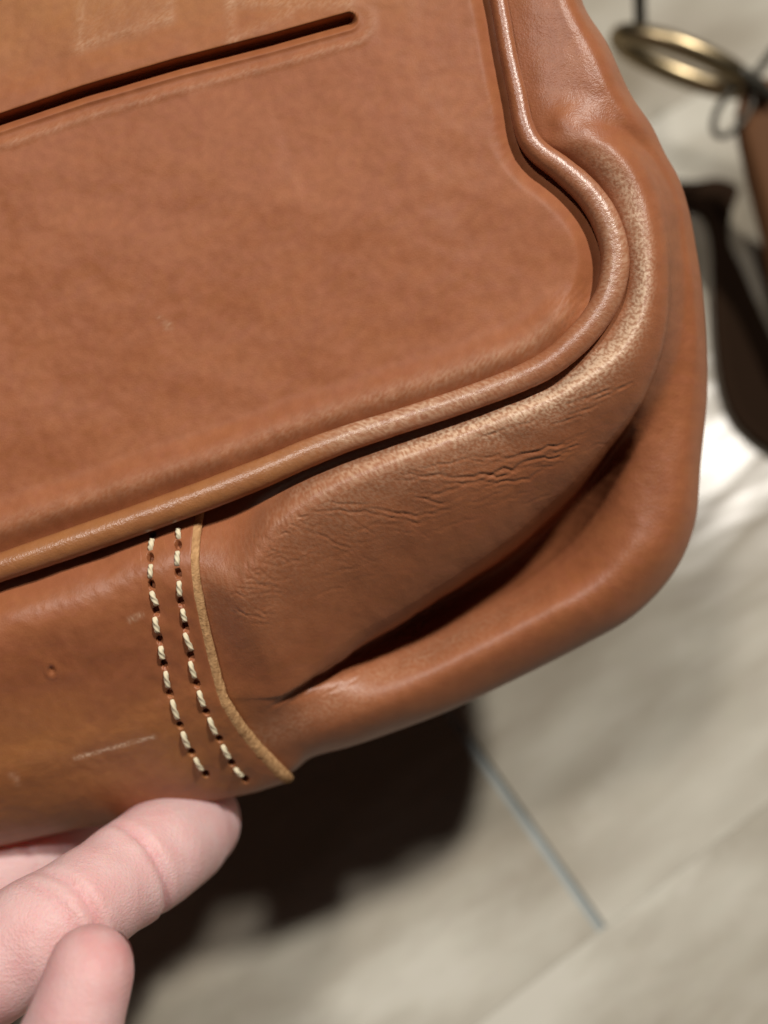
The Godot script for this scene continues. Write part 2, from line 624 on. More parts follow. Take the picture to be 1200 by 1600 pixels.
func finish(pos: PackedVector3Array, nu: int, nv: int, amount: Callable, wear: Callable) -> Array:
	# pushes the surface along its normal, colours it, and returns metres + colours
	var base := PackedVector3Array()
	base.resize(pos.size())
	for i in pos.size():
		base[i] = q(pos[i])
	var out := PackedVector3Array()
	out.resize(pos.size())
	var col := PackedColorArray()
	col.resize(pos.size())
	for j in nv:
		for i in nu:
			var k := j * nu + i
			var du := base[j * nu + mini(i + 1, nu - 1)] - base[j * nu + maxi(i - 1, 0)]
			var dv := base[mini(j + 1, nv - 1) * nu + i] - base[maxi(j - 1, 0) * nu + i]
			var n := du.cross(dv).normalized()
			out[k] = (base[k] + n * float(amount.call(pos[k], i, j))) * K
			col[k] = leather_colour(pos[k], wear.call(pos[k], i, j))
	return [out, col]


func handbag() -> void:
	var bag := thing("handbag", "tan brown leather handbag corner held up by a hand", "handbag", world_of(Vector3(600, 800, 0)))
	welt_points()
	make_creases()
	var rows := net()

	# ---- gusset with its pinched fold, from the top down to under the overlap
	var us := sample_list([0.0, 2.0, 9.0, 23.0, 24.0], [46, 130, 450, 20])
	var vs := sample_list([0.0, 1.0, 2.0, 3.0, 5.0, 7.0, 9.0], [12, 16, 74, 24, 54, 14])
	var pos := patch(rows, us, vs)
	var nu := us.size()
	var nv := vs.size()
	var swell := func(p: Vector3, i: int, j: int) -> float:
		var h := -crease_depth(Vector2(p.x, p.y))
		if vs[j] > 4.6 and vs[j] < 7.4:
			h += 13.0 * sin(PI * (vs[j] - 4.6) / 2.8) * sstep(12.5, 15.5, us[i]) * (1.0 - sstep(19.5, 22.5, us[i]))
		h += n_soft.get_noise_2d(p.x * 1.6, p.y * 1.6) * 3.0 * clampf(vs[j] - 0.5, 0.0, 1.0) * clampf(7.0 - vs[j], 0.0, 1.0)
		return h
	var rub := func(p: Vector3, i: int, j: int) -> float:
		var u := us[i]
		var v := vs[j]
		var a := 1.5 * hill((v - 1.6) / 0.46) * sstep(5.0, 9.5, u) * (1.0 - sstep(17.5, 21.5, u)) * (0.35 + 0.65 * hill((u - 13.5) / 3.5))
		a += 0.10 * hill((v - 2.0) / 0.5) * sstep(17.0, 20.0, u)
		a += 0.16 * hill((v - 5.3) / 0.5) * sstep(16.0, 19.0, u)
		return a
	var done := finish(pos, nu, nv, swell, rub)
	part("gusset", grid_mesh(done[0], nu, nv, done[1], PackedVector2Array(), true), leather_mat, bag)

	# ---- bottom strip sewn over the gusset: same surface, one leather thickness higher
	var us2 := sample_list([23.0, 23.25, 24.35, 26.0, 29.0], [14, 150, 60, 40])
	var vs2 := sample_list([0.0, 1.0, 7.0, 9.0], [16, 250, 14])
	var holes := []
	holes.append([[282, 857], [281, 895], [284, 936], [291, 974], [299, 1018], [308, 1062], [322, 1105], [342, 1146], [361, 1183], [383, 1208]])
	holes.append([[243, 842], [239, 876], [239, 912], [245, 950], [250, 993], [257, 1032], [266, 1078], [281, 1126], [299, 1167], [321, 1200]])
	for r in holes:
		for h in r:
			pits.append(Vector2(h[0], h[1]))
	var pos2 := patch(rows, us2, vs2)
	var nu2 := us2.size()
	var nv2 := vs2.size()
	var lift := func(p: Vector3, i: int, j: int) -> float:
		var e := us2[i] - 23.0
		var h := 14.0 - 5.0 * hill(e / 0.035)
		h += n_soft.get_noise_2d(p.x * 2.0 + 50.0, p.y * 2.0) * 4.0
		if p.x > 225.0 and p.x < 400.0:
			var pp := Vector2(p.x, p.y)
			for c: Vector2 in pits:
				var d := c.distance_squared_to(pp)
				if d < 400.0:
					d = sqrt(d)
					h -= 24.0 * (1.0 - sstep(2.8, 6.0, d)) + 2.0 * hill(d / 12.0)
		# a nick and a scratch in the strip
		var dn := Vector2(p.x - 82.0, p.y - 1041.0).length()
		h -= 5.0 * hill(dn / 4.5) - 1.5 * hill((dn - 9.0) / 4.0)
		return h
	var scratch := func(p: Vector3, i: int, j: int) -> float:
		var t := Vector2(p.x, p.y)
		var d := Geometry2D.get_closest_point_to_segment(t, Vector2(118, 1174), Vector2(240, 1142)).distance_to(t)
		var w := 0.75 * hill(d / 3.2)
		d = Geometry2D.get_closest_point_to_segment(t, Vector2(203, 963), Vector2(222, 955)).distance_to(t)
		w += 0.5 * hill(d / 3.5)
		d = Geometry2D.get_closest_point_to_segment(t, Vector2(22, 1200), Vector2(28, 1212)).distance_to(t)
		return w + 0.5 * hill(d / 4.0)
	done = finish(pos2, nu2, nv2, lift, scratch)
	var strip_pos: PackedVector3Array = done[0]
	var strip_mat: StandardMaterial3D = leather_mat.duplicate()
	strip_mat.roughness = 0.42
	strip_mat.heightmap_scale = 0.0015
	part("bottom_strip", grid_mesh(done[0], nu2, nv2, done[1], PackedVector2Array(), true), strip_mat, bag)

	# ---- raw cut edge of that strip
	var edge := []
	var er := []
	for j in nv2:
		if vs2[j] < 0.2 or j % 2 != 0:
			continue
		if vs2[j] > 7.4:
			break
		var nrm := (strip_pos[mini(j + 1, nv2 - 1) * nu2] - strip_pos[j * nu2]).cross(strip_pos[j * nu2 + 2] - strip_pos[j * nu2]).normalized()
		edge.append(strip_pos[j * nu2] + Vector3(0.00018, 0, 0) + nrm * 0.0004)
		er.append(K * lerpf(9.5, 12.5, sstep(0.5, 6.5, vs2[j])) * (1.0 + 0.06 * n_fine.get_noise_1d(j * 4.0)))
	var raw := linmat(Color(1, 1, 1), 0.95, 0.2)
	raw.vertex_color_use_as_albedo = true
	raw.heightmap_enabled = true
	raw.heightmap_texture = leather_mat.heightmap_texture
	raw.heightmap_scale = 0.012
	raw.uv1_triplanar = true
	raw.uv1_scale = Vector3(45, 45, 45)
	var fuzz := func(p: Vector3, v: Vector3, i: int) -> Color:
		var g := 0.5 + 0.5 * n_fine.get_noise_3dv((p + v * 0.0007) / K * 3.0) * 1.3
		return Color(0.24, 0.115, 0.048).lerp(Color(0.62, 0.37, 0.18), g)
	part("raw_edge", tube(edge, er, 16, 0.7, Vector3(0, 0, 1), false, true, fuzz, 0.10), raw, bag)

	# ---- thread
	var thread := linmat(Color(0.66, 0.58, 0.40), 0.75)
	thread.rim_enabled = true
	thread.rim = 0.3
	for r in holes:
		var first := Vector2(r[0][0], r[0][1]) * 2.0 - Vector2(r[1][0], r[1][1])
		var pts := [first]
		for h in r:
			pts.append(Vector2(h[0], h[1]))
		for k in pts.size() - 1:
			var a: Vector2 = pts[k]
			var b: Vector2 = pts[k + 1]
			if k == 0 and a.y < 826:
				a = a.lerp(b, 0.25)
			var pa := on_strip(pos2, strip_pos, nu2, a.lerp(b, 0.15))
			var pb := on_strip(pos2, strip_pos, nu2, a.lerp(b, 0.88))
			part("stitch", stitch_mesh(pb - pa, rng.randf_range(0.9, 1.1)), thread, bag, pa)

	# ---- piping
	var path := []
	var rad := []
	for k in 640:
		var u := 29.0 * k / 639.0
		var c := spline(W, u)
		var i := mini(int(u), W.size() - 2)
		var r := lerpf(W_r[i], W_r[i + 1], u - i)
		path.append(loc(c))
		rad.append(r * K * (D - c.z) / D * (1.0 + 0.02 * n_mid.get_noise_1d(k * 1.5)))
	var piping_mat: StandardMaterial3D = leather_mat.duplicate()
	piping_mat.roughness = 0.35
	piping_mat.metallic_specular = 0.58
	var piping_wear := func(p: Vector3, v: Vector3, i: int) -> Color:
		var u := 29.0 * clampi(i, 0, 639) / 639.0
		var top := clampf(v.z * 0.75 + v.y * 0.25, 0.0, 1.0)
		var w := 0.40 * hill((u - 10.0) / 2.0) + 0.50 * hill((u - 16.8) / 1.8) + 0.45 * hill((u - 18.6) / 0.9) + 0.10
		var pp := (p + v * 0.002) / K
		return leather_colour(Vector3(pp.x * 1.2, pp.y * 1.2, 0), w * top * sstep(4.0, 8.0, u) * (1.0 - 0.7 * sstep(20.0, 23.0, u)))
	part("piping", tube(path, rad, 28, 1.0, Vector3(0, 0, 1), false, true, piping_wear, 0.02), piping_mat, bag)

	front_panel(bag)
	back_panel(bag, rows)


func on_strip(flat: PackedVector3Array, sp: PackedVector3Array, nu: int, a: Vector2) -> Vector3:
	var best := 1e9
	var at := 0
	for j in flat.size() / nu:
		if absf(flat[j * nu].y - a.y) > 140.0:
			continue
		for i in range(10, 160):
			var p := flat[j * nu + i]
			var d := Vector2(p.x - a.x, p.y - a.y).length_squared()
			if d < best and p.z > -230.0 and clear_of_pits(p):
				best = d
				at = j * nu + i
	# stay clear of the pits: take the height of the leather beside them
	return sp[at]


func clear_of_pits(p: Vector3) -> bool:
	for c: Vector2 in pits:
		if absf(c.x - p.x) < 8.0 and absf(c.y - p.y) < 8.0 and c.distance_to(Vector2(p.x, p.y)) < 7.5:
			return false
	return true


func stitch_mesh(dir: Vector3, fat: float) -> ArrayMesh:
	# a two-ply twisted thread lying on the leather, both ends dipping into the holes
	var t := dir.normalized()
	var side := t.cross(Vector3(0, 0, 1)).normalized()
	var nn := side.cross(t)
	var n := 22
	var pos := PackedVector3Array()
	for i in n + 1:
		var s := float(i) / n
		var dip := pow(absf(s * 2.0 - 1.0), 4.0)
		var c := dir * s + nn * (4.0 - 8.0 * dip) * K
		var taper := sqrt(maxf(0.02, 1.0 - pow(absf(s * 2.0 - 1.0), 6.0)))
		for k in 15:
			var a := TAU * (k % 14) / 14.0
			var lobes := 1.0 + 0.20 * cos(3.0 * (a - s * 5.2))
			var r := 3.9 * K * fat * taper * lobes
			pos.append(c + (side * cos(a) + nn * sin(a)) * r)
	return grid_mesh(pos, 15, n + 1)


func front_panel(bag: Node3D) -> void:
	# leather panel inside the piping; its rim runs under the piping
	var wl := PackedVector2Array()
	var wu := PackedFloat32Array()
	for k in 117:
		var p := spline(W, k * 0.25)
		wl.append(Vector2(p.x, p.y))
		wu.append(k * 0.25)
	var poly := wl.duplicate()
	poly.append(Vector2(-900, 1000))
	poly.append(Vector2(-900, -900))
	poly.append(Vector2(700, -900))
	var slit := [Vector2(-420, 325), Vector2(-150, 238), Vector2(0, 191), Vector2(130, 147), Vector2(280, 103), Vector2(420, 67), Vector2(545, 32)]
	var xs := sample_list([-420.0, -40.0, 990.0], [30, 250])
	var ys := sample_list([-440.0, -20.0, 230.0, 1040.0], [44, 100, 195])
	var nx := xs.size()
	var ny := ys.size()
	var pos := PackedVector3Array()
	var col := PackedColorArray()
	pos.resize(nx * ny)
	col.resize(nx * ny)
	var keep := PackedByteArray()
	keep.resize(nx * ny)
	for j in ny:
		var follow := 1.0 - sstep(240.0, 700.0, ys[j])
		for i in nx:
			var x := xs[i]
			# the rows run along the slit, and level out below it
			var y := ys[j] + (slit_height(slit, x) - 103.0) * follow
			var p := Vector2(x, y)
			var inside := Geometry2D.is_point_in_polygon(p, poly) or Geometry2D.is_point_in_polygon(p + Vector2(0.037, 0.023), poly)
			var best := 1e9
			var at := 0.0
			# coarse search first, then near the best
			var bi := 0
			for k in range(0, 117, 4):
				var d := wl[k].distance_squared_to(p)
				if d < best:
					best = d
					bi = k
			var d0 := sqrt(best)
			if d0 < 260.0:
				best = 1e18
				for k in range(maxi(bi - 4, 0), mini(bi + 4, 116)):
					var cp := Geometry2D.get_closest_point_to_segment(p, wl[k], wl[k + 1])
					var d := cp.distance_squared_to(p)
					if d < best:
						best = d
						at = wu[k]
				d0 = sqrt(best)
			keep[j * nx + i] = 1 if inside or d0 < 14.0 else 0
			var z := tilt(y)
			z += n_soft.get_noise_2d(x * 0.8, y * 0.8) * 8.0
			var wear := 0.0
			if d0 < 260.0:
				var bottom := sstep(11.0, 13.2, at)
				var dd := d0 if inside else 0.0
				var crest := lerpf(43.0, 58.0, sstep(17.5, 26.0, at))
				var low := -12.0 + 24.0 * sstep(crest - 46.0, crest + 3.0, dd) - 12.0 * sstep(crest + 4.0, crest + 50.0, dd)
				var right := -20.0 + 20.0 * sstep(24, 62, dd)
				right = lerpf(-16.0 + 16.0 * sstep(18, 46, dd), right, sstep(3.5, 7.0, at))
				z += lerpf(right, low, bottom)
				wear = 0.22 * hill((dd - crest) / 15.0) * bottom * (0.5 + 0.5 * hill((at - 16.0) / 3.0))
			# slit with a raised lip round it
			if y < 420.0:
				var ds := 1e9
				var ups := 0.0
				for k in slit.size() - 1:
					var a: Vector2 = slit[k]
					var b: Vector2 = slit[k + 1]
					var cp := Geometry2D.get_closest_point_to_segment(p, a, b)
					var d := cp.distance_to(p)
					if d < ds:
						ds = d
						ups = (b - a).normalized().cross(p - a)
				var below := clampf(0.5 + ups / 40.0, 0.0, 1.0) * sstep(8.0, 20.0, ds)
				z -= 30.0 * (1.0 - sstep(1.0, 14.0, ds))
				z += below * (3.0 * sstep(50.0, 32.0, ds) - 3.0 * hill((ds - 24.0) / 9.0))
				z += (1.0 - below) * 4.0 * sstep(70.0, 16.0, ds)
				wear += 0.12 * hill((ds - 36.0) / 8.0) * below
				wear += emboss(p)
				z += 5.0 * emboss(p)
			# small scuffs on the panel
			wear += 0.35 * hill(p.distance_to(Vector2(262, 508)) / 7.0) + 0.25 * hill(p.distance_to(Vector2(250, 496)) / 4.0)
			pos[j * nx + i] = loc(Vector3(x, y, z))
			col[j * nx + i] = leather_colour(Vector3(x, y, z), wear)
	var m := grid_mesh(pos, nx, ny, col)
	# leave out the cells beyond the piping
	var idx: PackedInt32Array = m.surface_get_arrays(0)[Mesh.ARRAY_INDEX]
	var nor: PackedVector3Array = m.surface_get_arrays(0)[Mesh.ARRAY_NORMAL]
	var left := PackedInt32Array()
	for k in range(0, idx.size(), 3):
		if keep[idx[k]] and keep[idx[k + 1]] and keep[idx[k + 2]]:
			left.append(idx[k]); left.append(idx[k + 1]); left.append(idx[k + 2])
	part("front_panel", arrays(pos, nor, left, col), panel_mat, bag)


func slit_height(slit: Array, x: float) -> float:
	for k in slit.size() - 1:
		var a: Vector2 = slit[k]
		var b: Vector2 = slit[k + 1]
		if x < b.x or k == slit.size() - 2:
			return lerpf(a.y, b.y, (x - a.x) / (b.x - a.x))
	return 0.0


func emboss(p: Vector2) -> float:
	# rubbed outlines of the patch pressed into the leather above the slit
	var w := 0.0
	for s in [[357, -40, 362, 64], [362, 64, 452, 20], [362, 6, 545, 8], [545, 8, 556, -30], [128, -30, 122, 74], [122, 74, 262, 30], [262, 30, 272, -40]]:
		var a := Vector2(s[0], s[1])
		var b := Vector2(s[2], s[3])
		w += 0.11 * hill(Geometry2D.get_closest_point_to_segment(p, a, b).distance_to(p) / 9.0)
	if p.y < 74.0:
		w += 0.05 * sstep(118.0, 128.0, p.x) * sstep(272.0, 262.0, p.x) * sstep(80.0 - (p.x - 122.0) * 0.31, 68.0 - (p.x - 122.0) * 0.31, p.y)
		w += 0.05 * sstep(352.0, 362.0, p.x) * sstep(556.0, 546.0, p.x) * sstep(12.0, 2.0, p.y)
	return minf(w, 0.5)


func back_panel(bag: Node3D, rows: Array) -> void:
	var rim := []
	for k in 117:
		var u := k * 0.25
		var i := clampi(int(u), 0, rows.size() - 2)
		rim.append(rows[i][9].lerp(rows[i + 1][9], u - i))
	var centre := Vector3(150, 400, tilt(400) - 330)
	var pos := PackedVector3Array()
	var col := PackedColorArray()
	for j in 6:
		for p in rim:
			var v: Vector3 = p.lerp(centre, j / 5.0)
			v.z -= 60.0 * sin(PI * j / 10.0)
			pos.append(loc(v))
			col.append(BASE)
	part("back_panel", grid_mesh(pos, rim.size(), 6, col), leather_mat, bag)


# ------------------------------------------------------------------ hand
var bone_a := PackedVector3Array()
var bone_b := PackedVector3Array()
var bone_ra := PackedFloat32Array()
var bone_rb := PackedFloat32Array()
var bone_g := PackedInt32Array()
var fold := []


func bone(g: int, a: Vector3, ra: float, b: Vector3, rb: float) -> void:
	# points are as on the bag; radii as they look there, brought to true size by their depth
	bone_a.append(q(a))
	bone_b.append(q(b))
	bone_ra.append(ra * (D - a.z) / D)
	bone_rb.append(rb * (D - b.z) / D)
	bone_g.append(g)


func smin(a: float, b: float, k: float) -> float:
	var h := maxf(k - absf(a - b), 0.0) / k
	return minf(a, b) - h * h * k * 0.25


func hand_field(p: Vector3, list: PackedInt32Array) -> float:
	var g := [1e4, 1e4, 1e4, 1e4, 1e4, 1e4]
	for n in list:
		var a := bone_a[n]
		var ab := bone_b[n] - a
		var t := clampf((p - a).dot(ab) / ab.length_squared(), 0.0, 1.0)
		var d := p.distance_to(a + ab * t) - lerpf(bone_ra[n], bone_rb[n], t)
		var k := bone_g[n]
		g[k] = smin(g[k], d, 22.0 if k > 0 else 70.0)
	var best: float = g[0]
	for k in range(1, 6):
		best = minf(best, smin(g[k], g[0], 40.0))
	return best


func hand() -> void:
	# ring finger: the long one in front of the bag's rim
	bone(1, Vector3(-330, 1690, -60), 112, Vector3(60, 1462, 0), 88)
	bone(1, Vector3(60, 1462, 0), 86, Vector3(206, 1362, -130), 78)
	bone(1, Vector3(206, 1362, -130), 78, Vector3(300, 1286, -330), 76)
	bone(1, Vector3(118, 1425, -10), 76, Vector3(150, 1402, -50), 75)
	bone(1, Vector3(250, 1334, -185), 76, Vector3(284, 1310, -265), 72)
	bone(1, Vector3(-50, 1530, 22), 88, Vector3(-20, 1510, 26), 86)
	# little finger, its pad towards the viewer
	bone(2, Vector3(-240, 1960, 60), 100, Vector3(40, 1800, 150), 80)
	bone(2, Vector3(40, 1800, 150), 80, Vector3(104, 1640, 170), 76)
	bone(2, Vector3(104, 1640, 170), 76, Vector3(142, 1512, 150), 66)
	bone(2, Vector3(122, 1590, 185), 66, Vector3(138, 1540, 172), 60)
	# middle finger, under the bag
	bone(3, Vector3(-420, 1540, -170), 110, Vector3(-80, 1410, -290), 86)
	bone(3, Vector3(-80, 1410, -290), 84, Vector3(45, 1345, -360), 74)
	bone(3, Vector3(45, 1345, -360), 74, Vector3(120, 1270, -420), 64)
	# index finger, further under
	bone(4, Vector3(-470, 1360, -230), 108, Vector3(-170, 1310, -400), 84)
	bone(4, Vector3(-170, 1310, -400), 82, Vector3(-40, 1260, -450), 74)
	bone(4, Vector3(-40, 1260, -450), 74, Vector3(60, 1190, -460), 62)
	# thumb, on the front of the bag outside the picture
	bone(5, Vector3(-760, 1560, -60), 150, Vector3(-560, 1300, 90), 104)
	bone(5, Vector3(-560, 1300, 90), 100, Vector3(-400, 1180, 140), 86)
	bone(5, Vector3(-400, 1180, 140), 86, Vector3(-290, 1100, 130), 72)
	# palm and wrist
	bone(0, Vector3(-900, 2050, -200), 190, Vector3(-330, 1690, -90), 120)
	bone(0, Vector3(-900, 2050, -200), 190, Vector3(-420, 1520, -160), 118)
	bone(0, Vector3(-900, 2000, -220), 190, Vector3(-470, 1360, -220), 112)
	bone(0, Vector3(-860, 2120, -160), 180, Vector3(-240, 1960, 20), 112)
	bone(0, Vector3(-940, 1980, -220), 180, Vector3(-720, 1600, -120), 150)
	bone(0, Vector3(-1200, 2420, -260), 200, Vector3(-900, 2060, -200), 195)
	bone(0, Vector3(-420, 1520, -150), 105, Vector3(-240, 1960, 10), 105)
	# where the fingers fold: centre, direction of the finger, half width of the line, depth, colour
	fold = [
		[Vector3(212, 1358, -140), Vector3(60, 1462, 0), 10.0, 12.0, 1],
		[Vector3(92, 1441, -8), Vector3(206, 1362, -130), 9.0, 9.0, 1],
		[Vector3(66, 1460, 0), Vector3(206, 1362, -130), 7.0, 5.0, 1],
		[Vector3(104, 1640, 170), Vector3(142, 1512, 150), 7.0, 4.0, 2],
		[Vector3(45, 1345, -360), Vector3(-80, 1410, -290), 7.0, 5.0, 3]]

	var cell := 10.0
	var lo := Vector3(-1500, -1700, -700)
	var dim := Vector3i(209, 200, 105)
	var field := PackedFloat32Array()
	field.resize(dim.x * dim.y * dim.z)
	field.fill(500.0)
	var sy := dim.x
	var sz := dim.x * dim.y
	var cells := []
	var bs := 8
	for bz in int(ceil(float(dim.z) / bs)):
		for by in int(ceil(float(dim.y) / bs)):
			for bx in int(ceil(float(dim.x) / bs)):
				var mid := lo + (Vector3(bx, by, bz) * bs + Vector3.ONE * (bs * 0.5)) * cell
				var reach := cell * (bs * 0.5 + 1.0) * 1.74
				var list := PackedInt32Array()
				var near := 1e9
				for n in bone_a.size():
					var ab := bone_b[n] - bone_a[n]
					var t := clampf((mid - bone_a[n]).dot(ab) / ab.length_squared(), 0.0, 1.0)
					var d := mid.distance_to(bone_a[n] + ab * t) - lerpf(bone_ra[n], bone_rb[n], t)
					if d < reach + 70.0:
						list.append(n)
					near = minf(near, d)
				if near > reach + 20.0 or near < -reach - 60.0:
					if near < 0.0:
						for z in range(bz * bs, mini(bz * bs + bs, dim.z)):
							for y in range(by * bs, mini(by * bs + bs, dim.y)):
								for x in range(bx * bs, mini(bx * bs + bs, dim.x)):
									field[x + y * sy + z * sz] = -500.0
					continue
				var crossed := 0
				for z in range(bz * bs, mini(bz * bs + bs, dim.z)):
					for y in range(by * bs, mini(by * bs + bs, dim.y)):
						for x in range(bx * bs, mini(bx * bs + bs, dim.x)):
							field[x + y * sy + z * sz] = hand_field(lo + Vector3(x, y, z) * cell, list)
				cells.append(Vector3i(bx, by, bz))
	# surface nets
	var at := {}
	var verts := PackedVector3Array()
	var corners := []
	for c in 8:
		corners.append(Vector3i(c & 1, (c >> 1) & 1, (c >> 2) & 1))
	var edges := []
	for a in 8:
		for b in range(a + 1, 8):
			if [1, 2, 4].has(a ^ b):
				edges.append([a, b])
	for blk in cells:
		for z in range(maxi(blk.z * bs - 1, 0), mini(blk.z * bs + bs, dim.z - 1)):
			for y in range(maxi(blk.y * bs - 1, 0), mini(blk.y * bs + bs, dim.y - 1)):
				for x in range(maxi(blk.x * bs - 1, 0), mini(blk.x * bs + bs, dim.x - 1)):
					var id := x + y * sy + z * sz
					var f0 := field[id]
					if absf(f0) > 24.0 or at.has(id):
						continue
					var v := [f0, field[id + 1], field[id + sy], field[id + sy + 1], field[id + sz], field[id + sz + 1], field[id + sz + sy], field[id + sz + sy + 1]]
					var inside := 0
					for c in 8:
						if v[c] < 0.0:
							inside += 1
					if inside == 0 or inside == 8:
						continue
					var sum := Vector3.ZERO
					var cnt := 0
					for e in edges:
						var va: float = v[e[0]]
						var vb: float = v[e[1]]
						if (va < 0.0) != (vb < 0.0):
							sum += Vector3(corners[e[0]]).lerp(Vector3(corners[e[1]]), va / (va - vb))
							cnt += 1
					at[id] = verts.size()
					verts.append(lo + (Vector3(x, y, z) + sum / cnt) * cell)
	var idx := PackedInt32Array()
	for id in at:
		var f0 := field[id]
		for ax in 3:
			var st: int = [1, sy, sz][ax]
			var s1: int = [sy, sz, 1][ax]
			var s2: int = [sz, 1, sy][ax]
			var f1 := field[id + st]
			if (f0 < 0.0) == (f1 < 0.0):
				continue
			if not (at.has(id - s1) and at.has(id - s2) and at.has(id - s1 - s2)):
				continue
			var a: int = at[id]
			var b: int = at[id - s1]
			var c: int = at[id - s1 - s2]
			var d: int = at[id - s2]
			if f0 < 0.0:
				idx.append_array([a, c, b, a, d, c])
			else:
				idx.append_array([a, b, c, a, c, d])
	# normals from the field, then skin folds
	var all := PackedInt32Array(range(bone_a.size()))
	var nor := PackedVector3Array()
	nor.resize(verts.size())
	for k in range(0, idx.size(), 3):
		var fn := (verts[idx[k + 2]] - verts[idx[k]]).cross(verts[idx[k + 1]] - verts[idx[k]])
		for c in 3:
			nor[idx[k + c]] += fn
	for i in verts.size():
		nor[i] = nor[i].normalized()
	var fq := []
	for f in fold:
		var c: Vector3 = q(f[0])
		var o: Vector3 = q(f[1])
		fq.append([c, (c - o).normalized(), f[2], f[3]])
	var col := PackedColorArray()
	col.resize(verts.size())
	var tips := [q(Vector3(325, 1265, -330)), q(Vector3(150, 1500, 150)), q(Vector3(150, 1270, -235))]
	for i in verts.size():
		var p := verts[i]
		var red := 0.0
		for f in fq:
			var r: Vector3 = p - f[0]
			if r.length_squared() > 115.0 * 115.0:
				continue
			var ax: Vector3 = f[1]
			var along := r.dot(ax) + 5.0 * sin(r.cross(ax).length() * 0.02)
			var g := hill(along / f[2]) * clampf(nor[i].z * 1.6 + 0.2, 0.0, 1.0)
			verts[i] -= nor[i] * g * f[3]
			red += g * 0.2
		for t in tips:
			red += 0.55 * hill(p.distance_to(t) / 70.0)
		var m := 0.5 + 0.5 * n_soft.get_noise_3dv(p * 3.0)
		col[i] = Color(0.65, 0.43, 0.42).lerp(Color(0.58, 0.24, 0.24), clampf(red + 0.3 * m + 0.35 * n_mid.get_noise_3dv(p * 0.9), 0.0, 1.0))
	nor.fill(Vector3.ZERO)
	for k in range(0, idx.size(), 3):
		var fn := (verts[idx[k + 2]] - verts[idx[k]]).cross(verts[idx[k + 1]] - verts[idx[k]])
		for c in 3:
			nor[idx[k + c]] += fn
	for i in verts.size():
		nor[i] = nor[i].normalized()
		verts[i] *= K
	var skin := StandardMaterial3D.new()
	skin.vertex_color_use_as_albedo = true
	skin.roughness = 0.5
	skin.metallic_specular = 0.4
	skin.subsurf_scatter_enabled = true
	skin.subsurf_scatter_strength = 0.32
	skin.heightmap_enabled = true
	skin.heightmap_texture = mix_images(512, [[noise(FastNoiseLite.TYPE_SIMPLEX_SMOOTH, 0.07, 3, 71), 0.6], [noise(FastNoiseLite.TYPE_CELLULAR, 0.05, 1, 72), 0.4]], 0.2, 0.8)
	skin.heightmap_scale = 0.011
	skin.uv1_triplanar = true
	skin.uv1_scale = Vector3(60, 60, 60)
	var h := thing("hand", "pale hand with curled fingers holding the bag from below", "hand", world_of(Vector3(600, 800, 0)))
	part("skin", arrays(verts, nor, idx, col), skin, h)
	# nail of the little finger, seen along its edge
	var tip := q(Vector3(142, 1512, 150))
	var shell := PackedVector3Array()
	for j in 15:
		for i in 15:
			var a := lerpf(0.35, 2.1, i / 14.0)
			var b := lerpf(-0.9, 0.62 - 0.25 * pow(absf(i / 7.0 - 1.0), 2.0), j / 14.0)
			var dir := Vector3(cos(a) * cos(b), sin(b), -sin(a) * cos(b))
			shell.append((tip + dir * (61.0 + 1.5 * hill((i - 7.0) / 4.0)) + Vector3(0, 4.0, 0)) * K)
	var nail := linmat(Color(0.72, 0.50, 0.46), 0.3)
	part("nail", grid_mesh(shell, 15, 15, PackedColorArray(), PackedVector2Array(), true), nail, h)


# ------------------------------------------------------------------ strap behind, at the right
func slab(outline: Array, thick: float, bevel: float, zs: Callable) -> ArrayMesh:
	# a leather piece cut to an outline, with rounded edges; zs gives the height of its upper face
	var pts := []
	var n := outline.size()
	for k in n:
		for i in 6:
			var t := i / 6.0
			var a: Vector2 = outline[posmod(k - 1, n)]
			var b: Vector2 = outline[k]
			var c: Vector2 = outline[(k + 1) % n]
			var d: Vector2 = outline[(k + 2) % n]
			pts.append(b.cubic_interpolate(c, a, d, t))
	var m := pts.size()
	var poly := PackedVector2Array(pts)
	var ccw := not Geometry2D.is_polygon_clockwise(poly)
	var pos := PackedVector3Array()
	var rings := [[1.0, -thick], [0.3, -thick + bevel * 0.3], [0.0, -thick + bevel], [0.0, -bevel], [0.3, -bevel * 0.3], [1.0, 0.0], [1.6, 0.6], [2.2, 1.0]]
	for r in rings:
		for k in m + 1:
			var a: Vector2 = pts[posmod(k - 1, m)]
			var b: Vector2 = pts[(k + 1) % m]
			var t := (b - a).normalized()
			var inn := Vector2(-t.y, t.x) * (1.0 if ccw else -1.0)
			var p: Vector2 = pts[k % m] + inn * r[0] * bevel
			pos.append(loc(Vector3(p.x, p.y, zs.call(p) + r[1])))
	var g := grid_mesh(pos, m + 1, rings.size(), PackedColorArray(), PackedVector2Array(), not ccw)
	var st := SurfaceTool.new()
	st.append_from(g, 0, Transform3D.IDENTITY)
	for cap in [[rings.size() - 1, true], [0, false]]:
		var flat := PackedVector2Array()
		for k in m:
			var p := pos[cap[0] * (m + 1) + k]
			flat.append(Vector2(p.x, p.y))
		var tri := Geometry2D.triangulate_polygon(flat)
		var cm := PackedVector3Array()
		var cn := PackedVector3Array()
		for k in m:
			cm.append(pos[cap[0] * (m + 1) + k])
			cn.append(Vector3(0, 0, 1 if cap[1] else -1))
		for k in range(0, tri.size(), 3):
			var turn := (flat[tri[k + 1]] - flat[tri[k]]).cross(flat[tri[k + 2]] - flat[tri[k]])
			if (turn > 0.0) == cap[1]:
				var other := tri[k + 1]
				tri[k + 1] = tri[k + 2]
				tri[k + 2] = other
		if tri.size():
			st.append_from(arrays(cm, cn, tri), 0, Transform3D.IDENTITY)
	return st.commit()


